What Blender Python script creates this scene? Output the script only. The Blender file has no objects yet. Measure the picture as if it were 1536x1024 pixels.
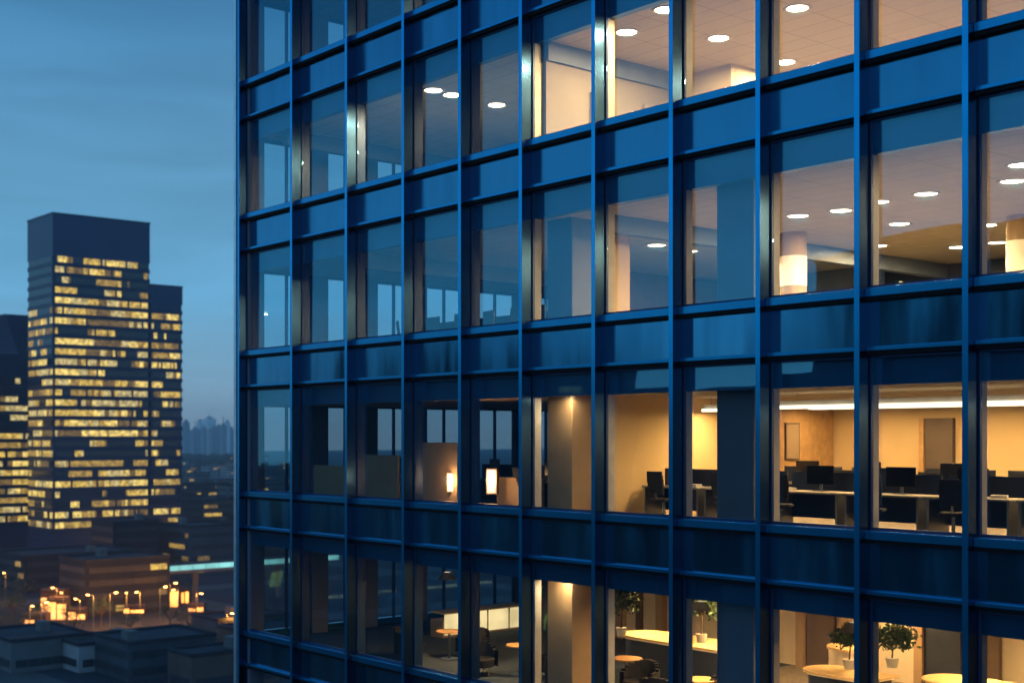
import bpy, bmesh, math, random
from mathutils import Vector, Matrix
rnd = random.Random(7)
R = math.radians
sc = bpy.context.scene
col = sc.collection

# ------------------------------------------------------------------ camera, sky, light, exposure
CAM_H = 46.0
FPX, HORIZON = 2000.0, 655.0
cam_d = bpy.data.cameras.new('camera')
cam = bpy.data.objects.new('camera', cam_d); col.objects.link(cam)
cam.location = (0, 0, CAM_H)
cam.rotation_euler = (R(90), 0, R(49.92))
cam_d.lens = FPX / 1536 * 36
cam_d.sensor_width = 36
cam_d.shift_y = 143.0 / 1536
cam_d.clip_end = 20000
cam_d.dof.use_dof = True
cam_d.dof.focus_distance = 27.0
cam_d.dof.aperture_fstop = 0.95
sc.camera = cam

SUN_EL, SUN_ROT = R(2.0), R(180)
w = bpy.data.worlds.new('World'); sc.world = w; w.use_nodes = True
nt = w.node_tree; N = nt.nodes; L = nt.links
for n in list(N): N.remove(n)
out = N.new('ShaderNodeOutputWorld'); bg = N.new('ShaderNodeBackground')
sky = N.new('ShaderNodeTexSky'); sky.sky_type = 'NISHITA'; sky.sun_disc = False
sky.sun_elevation = SUN_EL; sky.sun_rotation = SUN_ROT; sky.ozone_density = 6.0; sky.dust_density = 0.3
geo = N.new('ShaderNodeTexCoord'); sep = N.new('ShaderNodeSeparateXYZ')
L.new(geo.outputs['Generated'], sep.inputs[0])
ramp = N.new('ShaderNodeValToRGB')
els = ramp.color_ramp.elements
els[0].position = 0.0; els[0].color = (.235, .322, .395, 1)
els[1].position = 1.0; els[1].color = (.075, .27, .60, 1)
for p, c in ((.045, (.180, .345, .480, 1)), (.10, (.125, .350, .560, 1)), (.20, (.098, .280, .468, 1)), (.32, (.050, .190, .380, 1))):
    e = els.new(p); e.color = c
L.new(sep.outputs['Z'], ramp.inputs[0])
# soft streaky dusk clouds
mp = N.new('ShaderNodeMapping'); mp.inputs['Scale'].default_value = (1.6, 1.6, 11.0); mp.inputs['Rotation'].default_value = (R(4), R(-3), 0)
nz = N.new('ShaderNodeTexNoise'); nz.inputs['Scale'].default_value = 2.3; nz.inputs['Detail'].default_value = 5; nz.inputs['Roughness'].default_value = .5; nz.inputs['Distortion'].default_value = .5
L.new(geo.outputs['Generated'], mp.inputs[0]); L.new(mp.outputs[0], nz.inputs['Vector'])
mr = N.new('ShaderNodeMapRange'); mr.inputs['From Min'].default_value = .33; mr.inputs['From Max'].default_value = .67
mr.inputs['To Min'].default_value = .90; mr.inputs['To Max'].default_value = 1.09
L.new(nz.outputs['Fac'], mr.inputs['Value'])
# the Nishita sky gives the side-to-side balance of the twilight, the ramp its blue-hour colour by height
bw = N.new('ShaderNodeRGBToBW'); L.new(sky.outputs[0], bw.inputs[0])
pw = N.new('ShaderNodeMath'); pw.operation = 'POWER'; pw.inputs[1].default_value = .12
L.new(bw.outputs[0], pw.inputs[0])
m1 = N.new('ShaderNodeMath'); m1.operation = 'MULTIPLY'; L.new(pw.outputs[0], m1.inputs[0]); L.new(mr.outputs[0], m1.inputs[1])
mx = N.new('ShaderNodeVectorMath'); mx.operation = 'SCALE'; L.new(ramp.outputs[0], mx.inputs[0]); L.new(m1.outputs[0], mx.inputs['Scale'])
L.new(mx.outputs[0], bg.inputs[0]); bg.inputs[1].default_value = 1.36
L.new(bg.outputs[0], out.inputs[0])

sl = bpy.data.lights.new('twilight', 'SUN'); sl.energy = .32; sl.angle = R(60); sl.color = (.42, .70, 1.0)
so = bpy.data.objects.new('twilight', sl); col.objects.link(so)
so.rotation_euler = Vector((-.25, 1, -.75)).to_track_quat('-Z', 'Y').to_euler()
sc.view_settings.view_transform = 'Standard'; sc.view_settings.look = 'None'
sc.view_settings.exposure = 0.0; sc.view_settings.gamma = 1.0
HAZE = 1.6e-4                                                      # air: far towers fade, the facade stays clear
sc.render.engine = 'CYCLES'
cy = sc.cycles
cy.use_denoising = True
cy.max_bounces = 8; cy.diffuse_bounces = 3; cy.glossy_bounces = 4; cy.transparent_max_bounces = 24
cy.caustics_reflective = False; cy.caustics_refractive = False
cy.sample_clamp_indirect = 4.0; cy.sample_clamp_direct = 0
cy.use_light_tree = True

# ------------------------------------------------------------------ materials
def nodes(name):
    m = bpy.data.materials.new(name); m.use_nodes = True
    return m, m.node_tree.nodes, m.node_tree.links, m.node_tree.nodes['Principled BSDF']
def mat(name, c, rough=.6, metal=0, spec=.5, var=.12, scale=3.0, bump=0, coat=0, stretch=None, rv=0):
    m, n, l, b = nodes(name)
    tc = n.new('ShaderNodeTexCoord'); t = n.new('ShaderNodeTexNoise'); t.inputs['Scale'].default_value = scale; t.inputs['Detail'].default_value = 4
    if stretch:                                                    # rain streaks run down the sheet
        mp = n.new('ShaderNodeMapping'); mp.inputs['Scale'].default_value = stretch
        l.new(tc.outputs['Object'], mp.inputs[0]); l.new(mp.outputs[0], t.inputs['Vector'])
    else: l.new(tc.outputs['Object'], t.inputs['Vector'])
    if rv:
        q = n.new('ShaderNodeMapRange'); q.inputs['From Min'].default_value = .3; q.inputs['From Max'].default_value = .7
        q.inputs['To Min'].default_value = max(.03, rough - rv); q.inputs['To Max'].default_value = rough + rv
        l.new(t.outputs['Fac'], q.inputs['Value'])
    r = n.new('ShaderNodeMapRange'); r.inputs['From Min'].default_value = .3; r.inputs['From Max'].default_value = .7
    r.inputs['To Min'].default_value = 1 - var; r.inputs['To Max'].default_value = 1 + var
    l.new(t.outputs['Fac'], r.inputs['Value'])
    s = n.new('ShaderNodeVectorMath'); s.operation = 'SCALE'; s.inputs[0].default_value = c
    l.new(r.outputs[0], s.inputs['Scale']); l.new(s.outputs[0], b.inputs['Base Color'])
    b.inputs['Roughness'].default_value = rough
    if rv: l.new(q.outputs[0], b.inputs['Roughness'])
    b.inputs['Metallic'].default_value = metal
    b.inputs['Specular IOR Level'].default_value = spec
    b.inputs['Coat Weight'].default_value = coat; b.inputs['Coat Roughness'].default_value = .08
    if bump:
        bp = n.new('ShaderNodeBump'); bp.inputs['Strength'].default_value = bump; bp.inputs['Distance'].default_value = .02
        l.new(t.outputs['Fac'], bp.inputs['Height']); l.new(bp.outputs[0], b.inputs['Normal'])
    return m
def emit(name, c, s, base=(.8, .8, .8), var=0, scale=2.0):
    m, n, l, b = nodes(name)
    b.inputs['Base Color'].default_value = (*base, 1); b.inputs['Emission Color'].default_value = (*c, 1)
    b.inputs['Emission Strength'].default_value = s
    if var:
        tc = n.new('ShaderNodeTexCoord'); t = n.new('ShaderNodeTexNoise'); t.inputs['Scale'].default_value = scale; t.inputs['Detail'].default_value = 2
        l.new(tc.outputs['Object'], t.inputs['Vector'])
        r = n.new('ShaderNodeMapRange'); r.inputs['From Min'].default_value = .35; r.inputs['From Max'].default_value = .65
        r.inputs['To Min'].default_value = s * (1 - var); r.inputs['To Max'].default_value = s * (1 + var)
        l.new(t.outputs['Fac'], r.inputs['Value']); l.new(r.outputs[0], b.inputs['Emission Strength'])
    return m
def glass(name, tint, gl, base, k):
    m = bpy.data.materials.new(name); m.use_nodes = True
    n = m.node_tree.nodes; l = m.node_tree.links
    for x in list(n): n.remove(x)
    o = n.new('ShaderNodeOutputMaterial'); mx = n.new('ShaderNodeMixShader'); t = n.new('ShaderNodeBsdfTransparent'); g = n.new('ShaderNodeBsdfGlossy')
    t.inputs[0].default_value = (*tint, 1); g.inputs[0].default_value = (*gl, 1); g.inputs['Roughness'].default_value = .012
    # coated glass: reflectance by angle, the same from both sides of the sheet
    ge = n.new('ShaderNodeNewGeometry'); dt = n.new('ShaderNodeVectorMath'); dt.operation = 'DOT_PRODUCT'
    l.new(ge.outputs['Normal'], dt.inputs[0]); l.new(ge.outputs['Incoming'], dt.inputs[1])
    ab = n.new('ShaderNodeMath'); ab.operation = 'ABSOLUTE'; l.new(dt.outputs['Value'], ab.inputs[0])
    iv = n.new('ShaderNodeMath'); iv.operation = 'SUBTRACT'; iv.inputs[0].default_value = 1; l.new(ab.outputs[0], iv.inputs[1])
    p5 = n.new('ShaderNodeMath'); p5.operation = 'POWER'; p5.inputs[1].default_value = 5; l.new(iv.outputs[0], p5.inputs[0])
    a = n.new('ShaderNodeMath'); a.operation = 'MULTIPLY_ADD'; a.inputs[1].default_value = k; a.inputs[2].default_value = base; a.use_clamp = True
    l.new(p5.outputs[0], a.inputs[0]); l.new(a.outputs[0], mx.inputs[0])
    # faint roller-wave in the toughened panes
    tc = n.new('ShaderNodeTexCoord'); mp = n.new('ShaderNodeMapping'); mp.inputs['Scale'].default_value = (.5, .5, .9)
    nz = n.new('ShaderNodeTexNoise'); nz.inputs['Scale'].default_value = 1.0; nz.inputs['Detail'].default_value = 1
    bp = n.new('ShaderNodeBump'); bp.inputs['Strength'].default_value = .10; bp.inputs['Distance'].default_value = .05
    l.new(tc.outputs['Object'], mp.inputs[0]); l.new(mp.outputs[0], nz.inputs['Vector']); l.new(nz.outputs['Fac'], bp.inputs['Height']); l.new(bp.outputs[0], g.inputs['Normal'])
    l.new(t.outputs[0], mx.inputs[1]); l.new(g.outputs[0], mx.inputs[2]); l.new(mx.outputs[0], o.inputs[0])
    return m
M = {}
M['panel'] = mat('blue_panel', (.058, .325, .53), .17, .94, .5, .10, .9, .06, stretch=(2.2, 2.2, .35), rv=.10)
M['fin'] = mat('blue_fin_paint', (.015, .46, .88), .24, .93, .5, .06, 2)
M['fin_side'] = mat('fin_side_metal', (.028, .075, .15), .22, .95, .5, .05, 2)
M['rail'] = mat('blue_rail_paint', (.020, .36, .66), .26, .9, .5, .06, 2)
M['seal_shade'] = mat('black_seal_shade', (.004, .005, .007), .8, 0, .2)
M['steel'] = mat('pale_steel', (.85, .90, .94), .35, .8)
M['pane'] = glass('window_glass', (.955, .965, .955), (.24, .76, 1.0), .150, .8)
M['side_pane'] = glass('side_glass', (.86, .95, .98), (.50, .83, 1.0), .05, .8)
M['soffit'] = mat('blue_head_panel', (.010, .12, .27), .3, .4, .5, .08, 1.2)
M['frame'] = mat('dark_blue_frame', (.010, .05, .14), .35, .3)
M['ceiling'] = mat('ceiling_white', (.66, .56, .41), .9, 0, .2, .05, 1)
def tile_grid(m):
    n = m.node_tree.nodes; l = m.node_tree.links; b = n['Principled BSDF']
    tc = n.new('ShaderNodeTexCoord'); br = n.new('ShaderNodeTexBrick'); br.offset = 0; br.inputs['Scale'].default_value = 1
    br.inputs['Brick Width'].default_value = 1.2; br.inputs['Row Height'].default_value = .6; br.inputs['Mortar Size'].default_value = .012
    br.inputs['Color1'].default_value = (.66, .56, .41, 1); br.inputs['Color2'].default_value = (.62, .525, .385, 1); br.inputs['Mortar'].default_value = (.40, .33, .24, 1)
    l.new(tc.outputs['Object'], br.inputs['Vector']); l.new(br.outputs['Color'], b.inputs['Base Color'])
tile_grid(M['ceiling'])
M['cream'] = mat('cream_wall', (.68, .58, .44), .85, 0, .3, .05, 1)
M['plaster'] = mat('grey_plaster', (.22, .19, .16), .85, 0, .3, .08, 1)
M['ochre'] = mat('ochre_wall', (.74, .52, .26), .8, 0, .3, .06, 1)
M['tan'] = mat('tan_panel', (.36, .25, .15), .7, 0, .3, .1, 2)
M['brownwall'] = mat('brown_wall', (.12, .085, .06), .6, 0, .4, .2, 1.5)
M['navy'] = mat('navy_wall', (.025, .035, .06), .5, 0, .4, .2, 1.5)
M['beam'] = mat('grey_blue_beam', (.10, .13, .19), .6)
M['column'] = mat('grey_column', (.13, .16, .22), .55, 0, .4, .06, 2)
M['carpet'] = mat('carpet', (.30, .26, .22), .95, 0, .1, .2, 6)
M['carpet_dark'] = mat('carpet_dark', (.055, .075, .11), .95, 0, .1, .2, 6)  # darker bluish copy: dusk of the unlit rooms put into the carpet
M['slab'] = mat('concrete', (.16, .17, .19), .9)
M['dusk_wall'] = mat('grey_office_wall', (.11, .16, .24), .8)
M['desk'] = mat('desk_grey', (.30, .28, .25), .5, 0, .4, .1, 4)
M['modesty'] = mat('navy_desk_panel', (.02, .035, .07), .6)
M['screen'] = mat('black_screen', (.008, .009, .012), .2, 0, .5)
M['chair'] = mat('charcoal_fabric', (.025, .027, .033), .9, 0, .2, .2, 8)
M['wood'] = mat('warm_wood', (.52, .30, .12), .45, 0, .4, .18, 5)
M['leaf'] = mat('leaf_green', (.02, .055, .02), .6, 0, .4, .4, 6)
M['bark'] = mat('bark', (.09, .06, .04), .9)
M['pot'] = mat('pot_white', (.55, .52, .48), .5)
M['metal'] = mat('grey_metal', (.30, .31, .33), .35, .8)
M['glowdown'] = emit('downlight_glow', (1, .80, .52), 22)
M['glowline'] = emit('linear_glow', (1, .84, .58), 2.6)
M['glowcolumn'] = emit('painted_column_glow', (1, .50, .15), .45, var=.3, scale=3)
M['glowbar'] = emit('backlit_panel', (1, .78, .38), 1.1, var=.25, scale=1.5)
M['glowlantern'] = emit('lantern_glow', (1, .70, .32), .8, var=.2, scale=3)
M['glowcounter'] = emit('counter_glow', (1, .50, .13), .55, var=.3, scale=2)
# city
M['tower'] = mat('tower_dark_cladding', (.008, .040, .105), .35, .35, .4, .12, .05)
M['tower_rib'] = mat('tower_spandrel', (.006, .030, .080), .4, .3, .4, .15, .1)
M['tower_glass'] = mat('tower_unlit_glass', (.012, .030, .055), .15, 0, .6, .2, .1)
M['lit'] = [emit('lit_office_%s' % n, c, s, (.05, .05, .05), .5, .7) for n, c, s in
            (('gold', (1, .66, .12), .62), ('amber', (1, .62, .12), .36), ('straw', (1, .72, .18), .85), ('dim', (.95, .58, .14), .15), ('pale', (1, .78, .30), .55))]
M['lit_teal'] = emit('lit_teal', (.30, .80, .78), .8, (.03, .05, .05), .4, .12)
M['lit_orange'] = emit('lit_orange', (1, .36, .05), 3.0, var=.6, scale=.25)
M['lamp'] = emit('sodium_lamp', (1, .45, .10), 40)
M['walls'] = [mat('city_wall_%s' % n, c, .85, 0, .3, .25, .15) for n, c in
              (('slate', (.05, .06, .075)), ('grey', (.12, .125, .13)), ('brick', (.10, .065, .055)), ('pale', (.32, .32, .33)), ('dark', (.012, .017, .028)))]
M['roof'] = mat('flat_roof', (.024, .030, .042), .9, 0, .2, .3, .2)
M['ground'] = mat('city_ground', (.018, .025, .038), .95, 0, .2, .5, .02)
M['block_glass'] = mat('low_block_glass', (.018, .024, .034), .6, 0, .4, .2, .1)
M['road'] = mat('asphalt', (.05, .05, .052), .8, 0, .3, .2, .3)
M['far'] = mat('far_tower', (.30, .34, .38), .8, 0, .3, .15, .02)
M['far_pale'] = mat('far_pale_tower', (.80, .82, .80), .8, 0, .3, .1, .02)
M['wood_far'] = mat('far_foliage', (.02, .03, .025), .95, 0, .1, .4, .05)

# ------------------------------------------------------------------ helpers
class MB:
    """collects shapes, links them as ONE mesh object"""
    def __init__(s): s.v = []; s.f = []; s.mi = []
    def face(s, pts, mi=0):
        k = len(s.v); s.v += [tuple(p) for p in pts]; s.f.append(list(range(k, k + len(pts)))); s.mi.append(mi)
    def box(s, x0, x1, y0, y1, z0, z1, mi=0, side=None):
        """mi for all faces; side = material for the two X faces"""
        k = len(s.v)
        s.v += [(x0, y0, z0), (x1, y0, z0), (x1, y1, z0), (x0, y1, z0), (x0, y0, z1), (x1, y0, z1), (x1, y1, z1), (x0, y1, z1)]
        q = [(0, 3, 2, 1), (4, 5, 6, 7), (0, 1, 5, 4), (1, 2, 6, 5), (2, 3, 7, 6), (3, 0, 4, 7)]
        for i, f in enumerate(q):
            s.f.append([k + a for a in f]); s.mi.append(side if (side is not None and i in (3, 5)) else mi)
        return s
    def cyl(s, cx, cy, z0, z1, r0, r1=None, n=20, mi=0, cap=True):
        r1 = r0 if r1 is None else r1; k = len(s.v)
        for z, r in ((z0, r0), (z1, r1)):
            s.v += [(cx + r * math.cos(2 * math.pi * i / n), cy + r * math.sin(2 * math.pi * i / n), z) for i in range(n)]
        for i in range(n):
            j = (i + 1) % n; s.f.append([k + i, k + j, k + n + j, k + n + i]); s.mi.append(mi)
        if cap:
            s.f.append([k + n - 1 - i for i in range(n)]); s.mi.append(mi)
            s.f.append([k + n + i for i in range(n)]); s.mi.append(mi)
        return s
    def bar(s, a, b, r, n=8, mi=0, r2=None):
        a = Vector(a); b = Vector(b); d = (b - a).normalized(); r2 = r if r2 is None else r2
        u = d.orthogonal().normalized(); v = d.cross(u); k = len(s.v)
        for p, q in ((a, r), (b, r2)):
            s.v += [tuple(p + q * (u * math.cos(2 * math.pi * i / n) + v * math.sin(2 * math.pi * i / n))) for i in range(n)]
        for i in range(n):
            j = (i + 1) % n; s.f.append([k + i, k + j, k + n + j, k + n + i]); s.mi.append(mi)
        s.f.append([k + n - 1 - i for i in range(n)]); s.mi.append(mi); s.f.append([k + n + i for i in range(n)]); s.mi.append(mi)
        return s
    def build(s, name, mats, parent=None, bevel=0, smooth=False):
        me = bpy.data.meshes.new(name); me.from_pydata(s.v, [], s.f); me.update()
        for m in (mats if isinstance(mats, (list, tuple)) else [mats]): me.materials.append(m)
        me.polygons.foreach_set('material_index', s.mi)
        if smooth: me.polygons.foreach_set('use_smooth', [True] * len(me.polygons))
        o = bpy.data.objects.new(name, me); col.objects.link(o)
        if parent: o.parent = parent
        if bevel:
            b = o.modifiers.new('bevel', 'BEVEL'); b.width = bevel; b.segments = 2; b.limit_method = 'ANGLE'
        return o
def box(name, m, parent, *a, bevel=0, **k): return MB().box(*a, **k).build(name, m, parent, bevel)
def thing(name, label, cat, loc=(0, 0, 0), rz=0, group=None):
    o = bpy.data.objects.new(name, None); col.objects.link(o); o.empty_display_size = .3
    o.location = loc; o.rotation_euler = (0, 0, rz); o['label'] = label; o['category'] = cat
    if group: o['group'] = group
    return o
def tag(o, label, cat, group=None):
    o['label'] = label; o['category'] = cat
    if group: o['group'] = group
    return o
def struct(o): o['kind'] = 'structure'; return o
def kids(o): return [c for c in bpy.data.objects if c.parent == o]
def dup(o, loc, rz=None, label=None, parent=None):
    """a copy of a thing with copies of its parts and sub-parts"""
    ch = kids(o); c = o.copy(); col.objects.link(c)
    if parent: c.parent = parent
    else:
        c.location = loc
        if rz is not None: c.rotation_euler = (0, 0, rz)
    if label: c['label'] = label
    for k in ch: dup(k, None, parent=c)
    return c
FWD = Vector((-.7652, .6439, 0)); RGT = Vector((.6439, .7652, 0))
def ray(px): return FWD + (px - 768) / FPX * RGT
def at_y(px, y): d = ray(px); return y / d.y * d.x                 # X where the view ray of a column meets the plane y
def at_z(px, py, z):                                               # point of the horizontal plane z (above the camera) seen there
    Z = FPX * z / (HORIZON - py); p = Z * ray(px); return p.x, p.y
def at_Z(px, Z): p = Z * ray(px); return p.x, p.y
H = CAM_H

# ------------------------------------------------------------------ the office building
GY = 19.0                                                          # glass plane
FIN = 18.68                                                        # front of the fins
X0 = at_y(356, FIN)
lines_px = [356, 435, 517, 602, 687, 778, 887, 1003, 1133, 1281, 1443]
BX = [at_y(p, FIN) for p in lines_px]
BX += [BX[-1] + 2.03 * k for k in (1, 2, 3)]
XL, XR = BX[0], BX[-1]
SILL = [H + v for v in (14.10, 10.12, 6.28, 2.33, -1.71, -5.72)]   # shadow line under each sill rail; floor k stands on SILL[k+1]
HEAD = [H + v for v in (13.16, 9.20, 5.40, 1.46, -2.60, -6.55)]    # underside of each spandrel
FLOOR = [s - .13 for s in SILL]
CEIL = [H + 12.6, H + 8.62, H + 4.80, H + .92, H - 3.05]
bld = thing('office_building', 'tall blue glass office block with projecting fins and lit rooms inside', 'building', (0, 0, 0))
YB = 33.0
# floors: slab, ceiling, carpet
for k in range(6):
    zf = FLOOR[k]
    if k < 6:
        top = zf - .02; bot = HEAD[k] + .02
        box('floor_slab', M['slab'], bld, XL + .25, XR, GY + .30, YB + 9, bot, top)
for k in range(5):
    zc = CEIL[k]; zf = FLOOR[k + 1]
    lit = 1 if k != 4 else 1
    xs = -21.5
    box('ceiling', M['ceiling'], bld, XL + .25, XR, GY + .30, YB + 9, zc, zc + .05)
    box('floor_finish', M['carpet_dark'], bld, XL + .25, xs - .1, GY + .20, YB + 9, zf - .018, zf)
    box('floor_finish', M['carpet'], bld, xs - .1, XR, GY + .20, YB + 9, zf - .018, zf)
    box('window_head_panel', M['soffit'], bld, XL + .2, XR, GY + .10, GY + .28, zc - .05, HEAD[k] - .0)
# facade: fins, rails, spandrels, windows
ZT, ZB0 = H + 15.2, H - 8.2
for i, x in enumerate(BX):
    mb = MB()
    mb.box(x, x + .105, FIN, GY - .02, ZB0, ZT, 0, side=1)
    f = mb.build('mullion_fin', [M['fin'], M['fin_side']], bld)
    for k in range(5): MB().box(x + .015, x + .092, GY + .03, GY + .25, SILL[k + 1] + .16, CEIL[k] - .055).build('mullion', M['pot'] if i > 4 else M['frame'], bld)  # cream in lit bays, dark blue in unlit ones: room light put into the colour
for k in range(6):
    zs, zh = SILL[k], HEAD[k]
    for i in range(len(BX) - 1):
        xa, xb = BX[i] + .105, BX[i + 1]
        a, b = xa - .01, xb + .01
        dz = [rnd.uniform(-.004, .004) for _ in range(4)]
        p = MB()
        p.box(a, b, GY - .03, GY + .02, zh - .09, zs + .14)
        # a slightly pillowed sheet-metal face
        o = p.build('spandrel_panel', M['panel'], bld, bevel=.008)
        o.rotation_euler = (0, 0, 0)
    sill = MB(); head = MB(); gap = MB()
    for i in range(len(BX) - 1):
        a, b = BX[i] + .107, BX[i + 1] - .002
        sill.box(a, b, GY - .17, GY - .032, zs, zs + .15)
        head.box(a, b, GY - .14, GY - .032, zh - .03, zh + .045)
        gap.box(a, b, GY - .15, GY - .034, zs - .065, zs - .003)
        gap.box(a, b, GY - .12, GY - .034, zh - .095, zh - .033)
    sill.build('sill_rail', M['rail'], bld, bevel=.01)
    head.build('head_rail', M['rail'], bld, bevel=.01)
    gap.build('painted_rail_shadow', M['seal_shade'], bld)  # black strips stand in for the shade under the sill and head rails
for k in range(5):
    z0, z1 = SILL[k + 1] + .15, HEAD[k] - .10
    for i in range(len(BX) - 1):
        a, b = BX[i] + .11, BX[i + 1] - .005
        fr = MB()
        fr.box(a, a + .03, GY - .03, GY + .026, z0, z1); fr.box(b - .03, b, GY - .03, GY + .026, z0, z1)
        fr.box(a + .03, b - .03, GY - .03, GY + .026, z0, z0 + .05)
        fr.box(a + .03, b - .03, GY - .03, GY + .026, z1 - .04, z1)
        wdw = fr.build('window', M['frame'], bld)
        cx, cz = (a + b) / 2, (z0 + z1) / 2
        hw, hh = (b - a) / 2 - .03, (z1 - z0) / 2 - .045
        g = MB().box(-hw, hw, -.008, .008, -hh, hh).build('pane', M['pane'], wdw)
        g.location = (cx, GY, cz); g.rotation_euler = (R(rnd.uniform(-.3, .3)), 0, R(rnd.uniform(-.35, .35)))
# the end wall seen through the corner rooms
SY = [19.42, 21.05, 21.6, 22.95, 23.4, 24.75, 25.3, 26.8, 27.35, 29.0, 29.6, 31.3]
piers = [(18.95, 19.42)] + [(SY[i], SY[i + 1]) for i in (1, 3, 5, 7, 9)] + [(31.3, YB + 9)]
for a, b in piers:
    box('pier', M['column'], bld, XL + .0, XL + .22, a, b, ZB0, ZT)
for k in range(6):
    for i in range(0, 12, 2):
        box('end_spandrel', M['panel'], bld, XL + .03, XL + .19, SY[i], SY[i + 1], (CEIL[k] - .05) if k < 5 else HEAD[k], SILL[k] + .1)
for k in range(5):
    for i in range(0, 12, 2):
        z0, z1 = SILL[k + 1] + .1, CEIL[k] - .05
        ym = (SY[i] + SY[i + 1]) / 2
        fr = MB()
        fr.box(XL + .06, XL + .16, SY[i], SY[i] + .05, z0, z1); fr.box(XL + .06, XL + .16, SY[i + 1] - .05, SY[i + 1], z0, z1)
        fr.box(XL + .06, XL + .16, ym - .03, ym + .03, z0, z1)
        wdw = fr.build('end_window', M['frame'], bld)
        MB().box(XL + .10, XL + .115, SY[i] + .05, SY[i + 1] - .05, z0, z1).build('pane', M['side_pane'], wdw)
MB().box(XL - .16, XL - .037, FIN - .03, FIN + .25, ZB0, ZT).build('corner_trim', M['steel'], bld)
MB().box(XL - .036, XL - .002, FIN + .02, GY + .1, ZB0, ZT).build('corner_seal', M['seal_shade'], bld)
# the storeys above and below the frame, and the far walls of the block
box('upper_storeys', M['panel'], bld, XL, XR + 18, GY, YB + 9, ZT, ZT + 40)
box('lower_storeys', M['panel'], bld, XL, XR + 18, GY, YB + 9, 0, ZB0)
box('rear_wall', M['slab'], bld, XL + .25, XR + 18, YB + 9, YB + 9.3, ZB0, ZT)
box('flank_wall', M['panel'], bld, XR, XR + 18, GY, YB + 8.9, ZB0, ZT)
# inner walls, columns, beams
XP = -21.62
def inner(name, m, *a, bevel=0): return box(name, m, bld, *a, bevel=bevel)
for k in range(5):
    zf, zc = FLOOR[k + 1], CEIL[k]
    for x0, x1, yc in ((at_y(821, GY + .75), at_y(858, GY + .75), GY + .75), (-16.98, -16.08, GY + .40)):
        if k < 2 and x0 < -20: continue
        if k < 2: continue
        inner('column', M['tan'] if k > 2 and x0 < -20 else M['column'], x0, x1, yc, yc + .7, zf, zc, bevel=.02)  # tan on the lower left columns: warm light put into the colour
    # rear partition of the dark offices
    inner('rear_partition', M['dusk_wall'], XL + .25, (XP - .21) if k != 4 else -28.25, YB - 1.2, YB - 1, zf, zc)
    inner('rear_partition', {0: M['cream'], 1: M['cream'], 2: M['navy'], 3: M['ochre'], 4: M['cream']}[k], {0: -26, 1: -26, 4: -28.2}.get(k, XP - .2), XR, [31, 31, 33.2, 29.2, 27.6][k], [31.2, 31.2, 33.4, 29.4, 27.8][k], zf, zc)
# floor 2 and 3: partitions between dark and lit rooms
zf, zc = FLOOR[3], CEIL[2]
inner('partition', M['ochre'], XP, XP + .12, GY + 1.46, GY + 2.6, zf, zc)
inner('partition', M['brownwall'], -27.6, -27.48, 27.0, 33.2, zf, zc)
inner('rear_partition', M['navy'], -27.47, XP - .21, 33.2, 33.4, zf, zc)
inner('beam', M['beam'], -20.85, -20.6, GY + 1.2, 33.2, zc - .38, zc)
inner('beam', M['beam'], -29.3, -29.05, GY + .3, YB - 1.2, zc - .42, zc)
zf, zc = FLOOR[4], CEIL[3]
inner('partition', M['ochre'], XP, XP + .12, GY + 1.46, 29.2, zf, zc)
inner('wall_lining', M['wood'], XP + .121, XP + .15, 26.3, 29.15, zf, zc - .1)
inner('doorway', M['brownwall'], at_y(1385, 29.0), at_y(1427, 29.0), 29.05, 29.18, zf, zf + 2.3)
inner('door_frame', M['wood'], at_y(1378, 29.0), at_y(1385, 29.0), 29.0, 29.18, zf, zf + 2.3)
zf, zc = FLOOR[2], CEIL[1]
inner('beam', M['beam'], -22.0, -21.7, GY + .3, 23.69, zc - .419, zc)
inner('beam', M['beam'], -33.0, -32.75, GY + .3, YB - 1.2, zc - .42, zc)
inner('column', M['column'], -26.0, -25.6, 24.5, 24.9, zf, zc)
inner('partition', M['cream'], -21.89, -20.3, 23.7, 23.85, zf, zc)
inner('partition', M['cream'], -20.42, -20.3, 23.86, 31, zf, zc)
inner('partition', M['plaster'], -21.9, -21.78, GY + .3, 23.85, zf, zc - .42)
for y in (20.6, 22.3): inner('pilaster', M['plaster'], -21.77, -21.70, y, y + .3, zf, zc - .9)
# floor 4: back-of-house openings
zf, zc = FLOOR[5], CEIL[4]
for px0, px1, m in ((1212, 1252, 'brownwall'), (1384, 1442, 'navy'), (1470, 1500, 'brownwall'), (955, 962, 'brownwall')):
    inner('doorway', M[m], at_y(px0, 27.5), at_y(px1, 27.5), 27.45, 27.58, zf, zf + 2.35)
for px in (1195, 1262, 1372, 1455, 925, 985, 1010):
    inner('pilaster', M['tan'], at_y(px, 27.4), at_y(px, 27.4) + .22, 27.35, 27.59, zf, zc)
inner('partition', M['navy'], XL + 3, -28.4, 26.6, 26.75, zf, zc)
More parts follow.
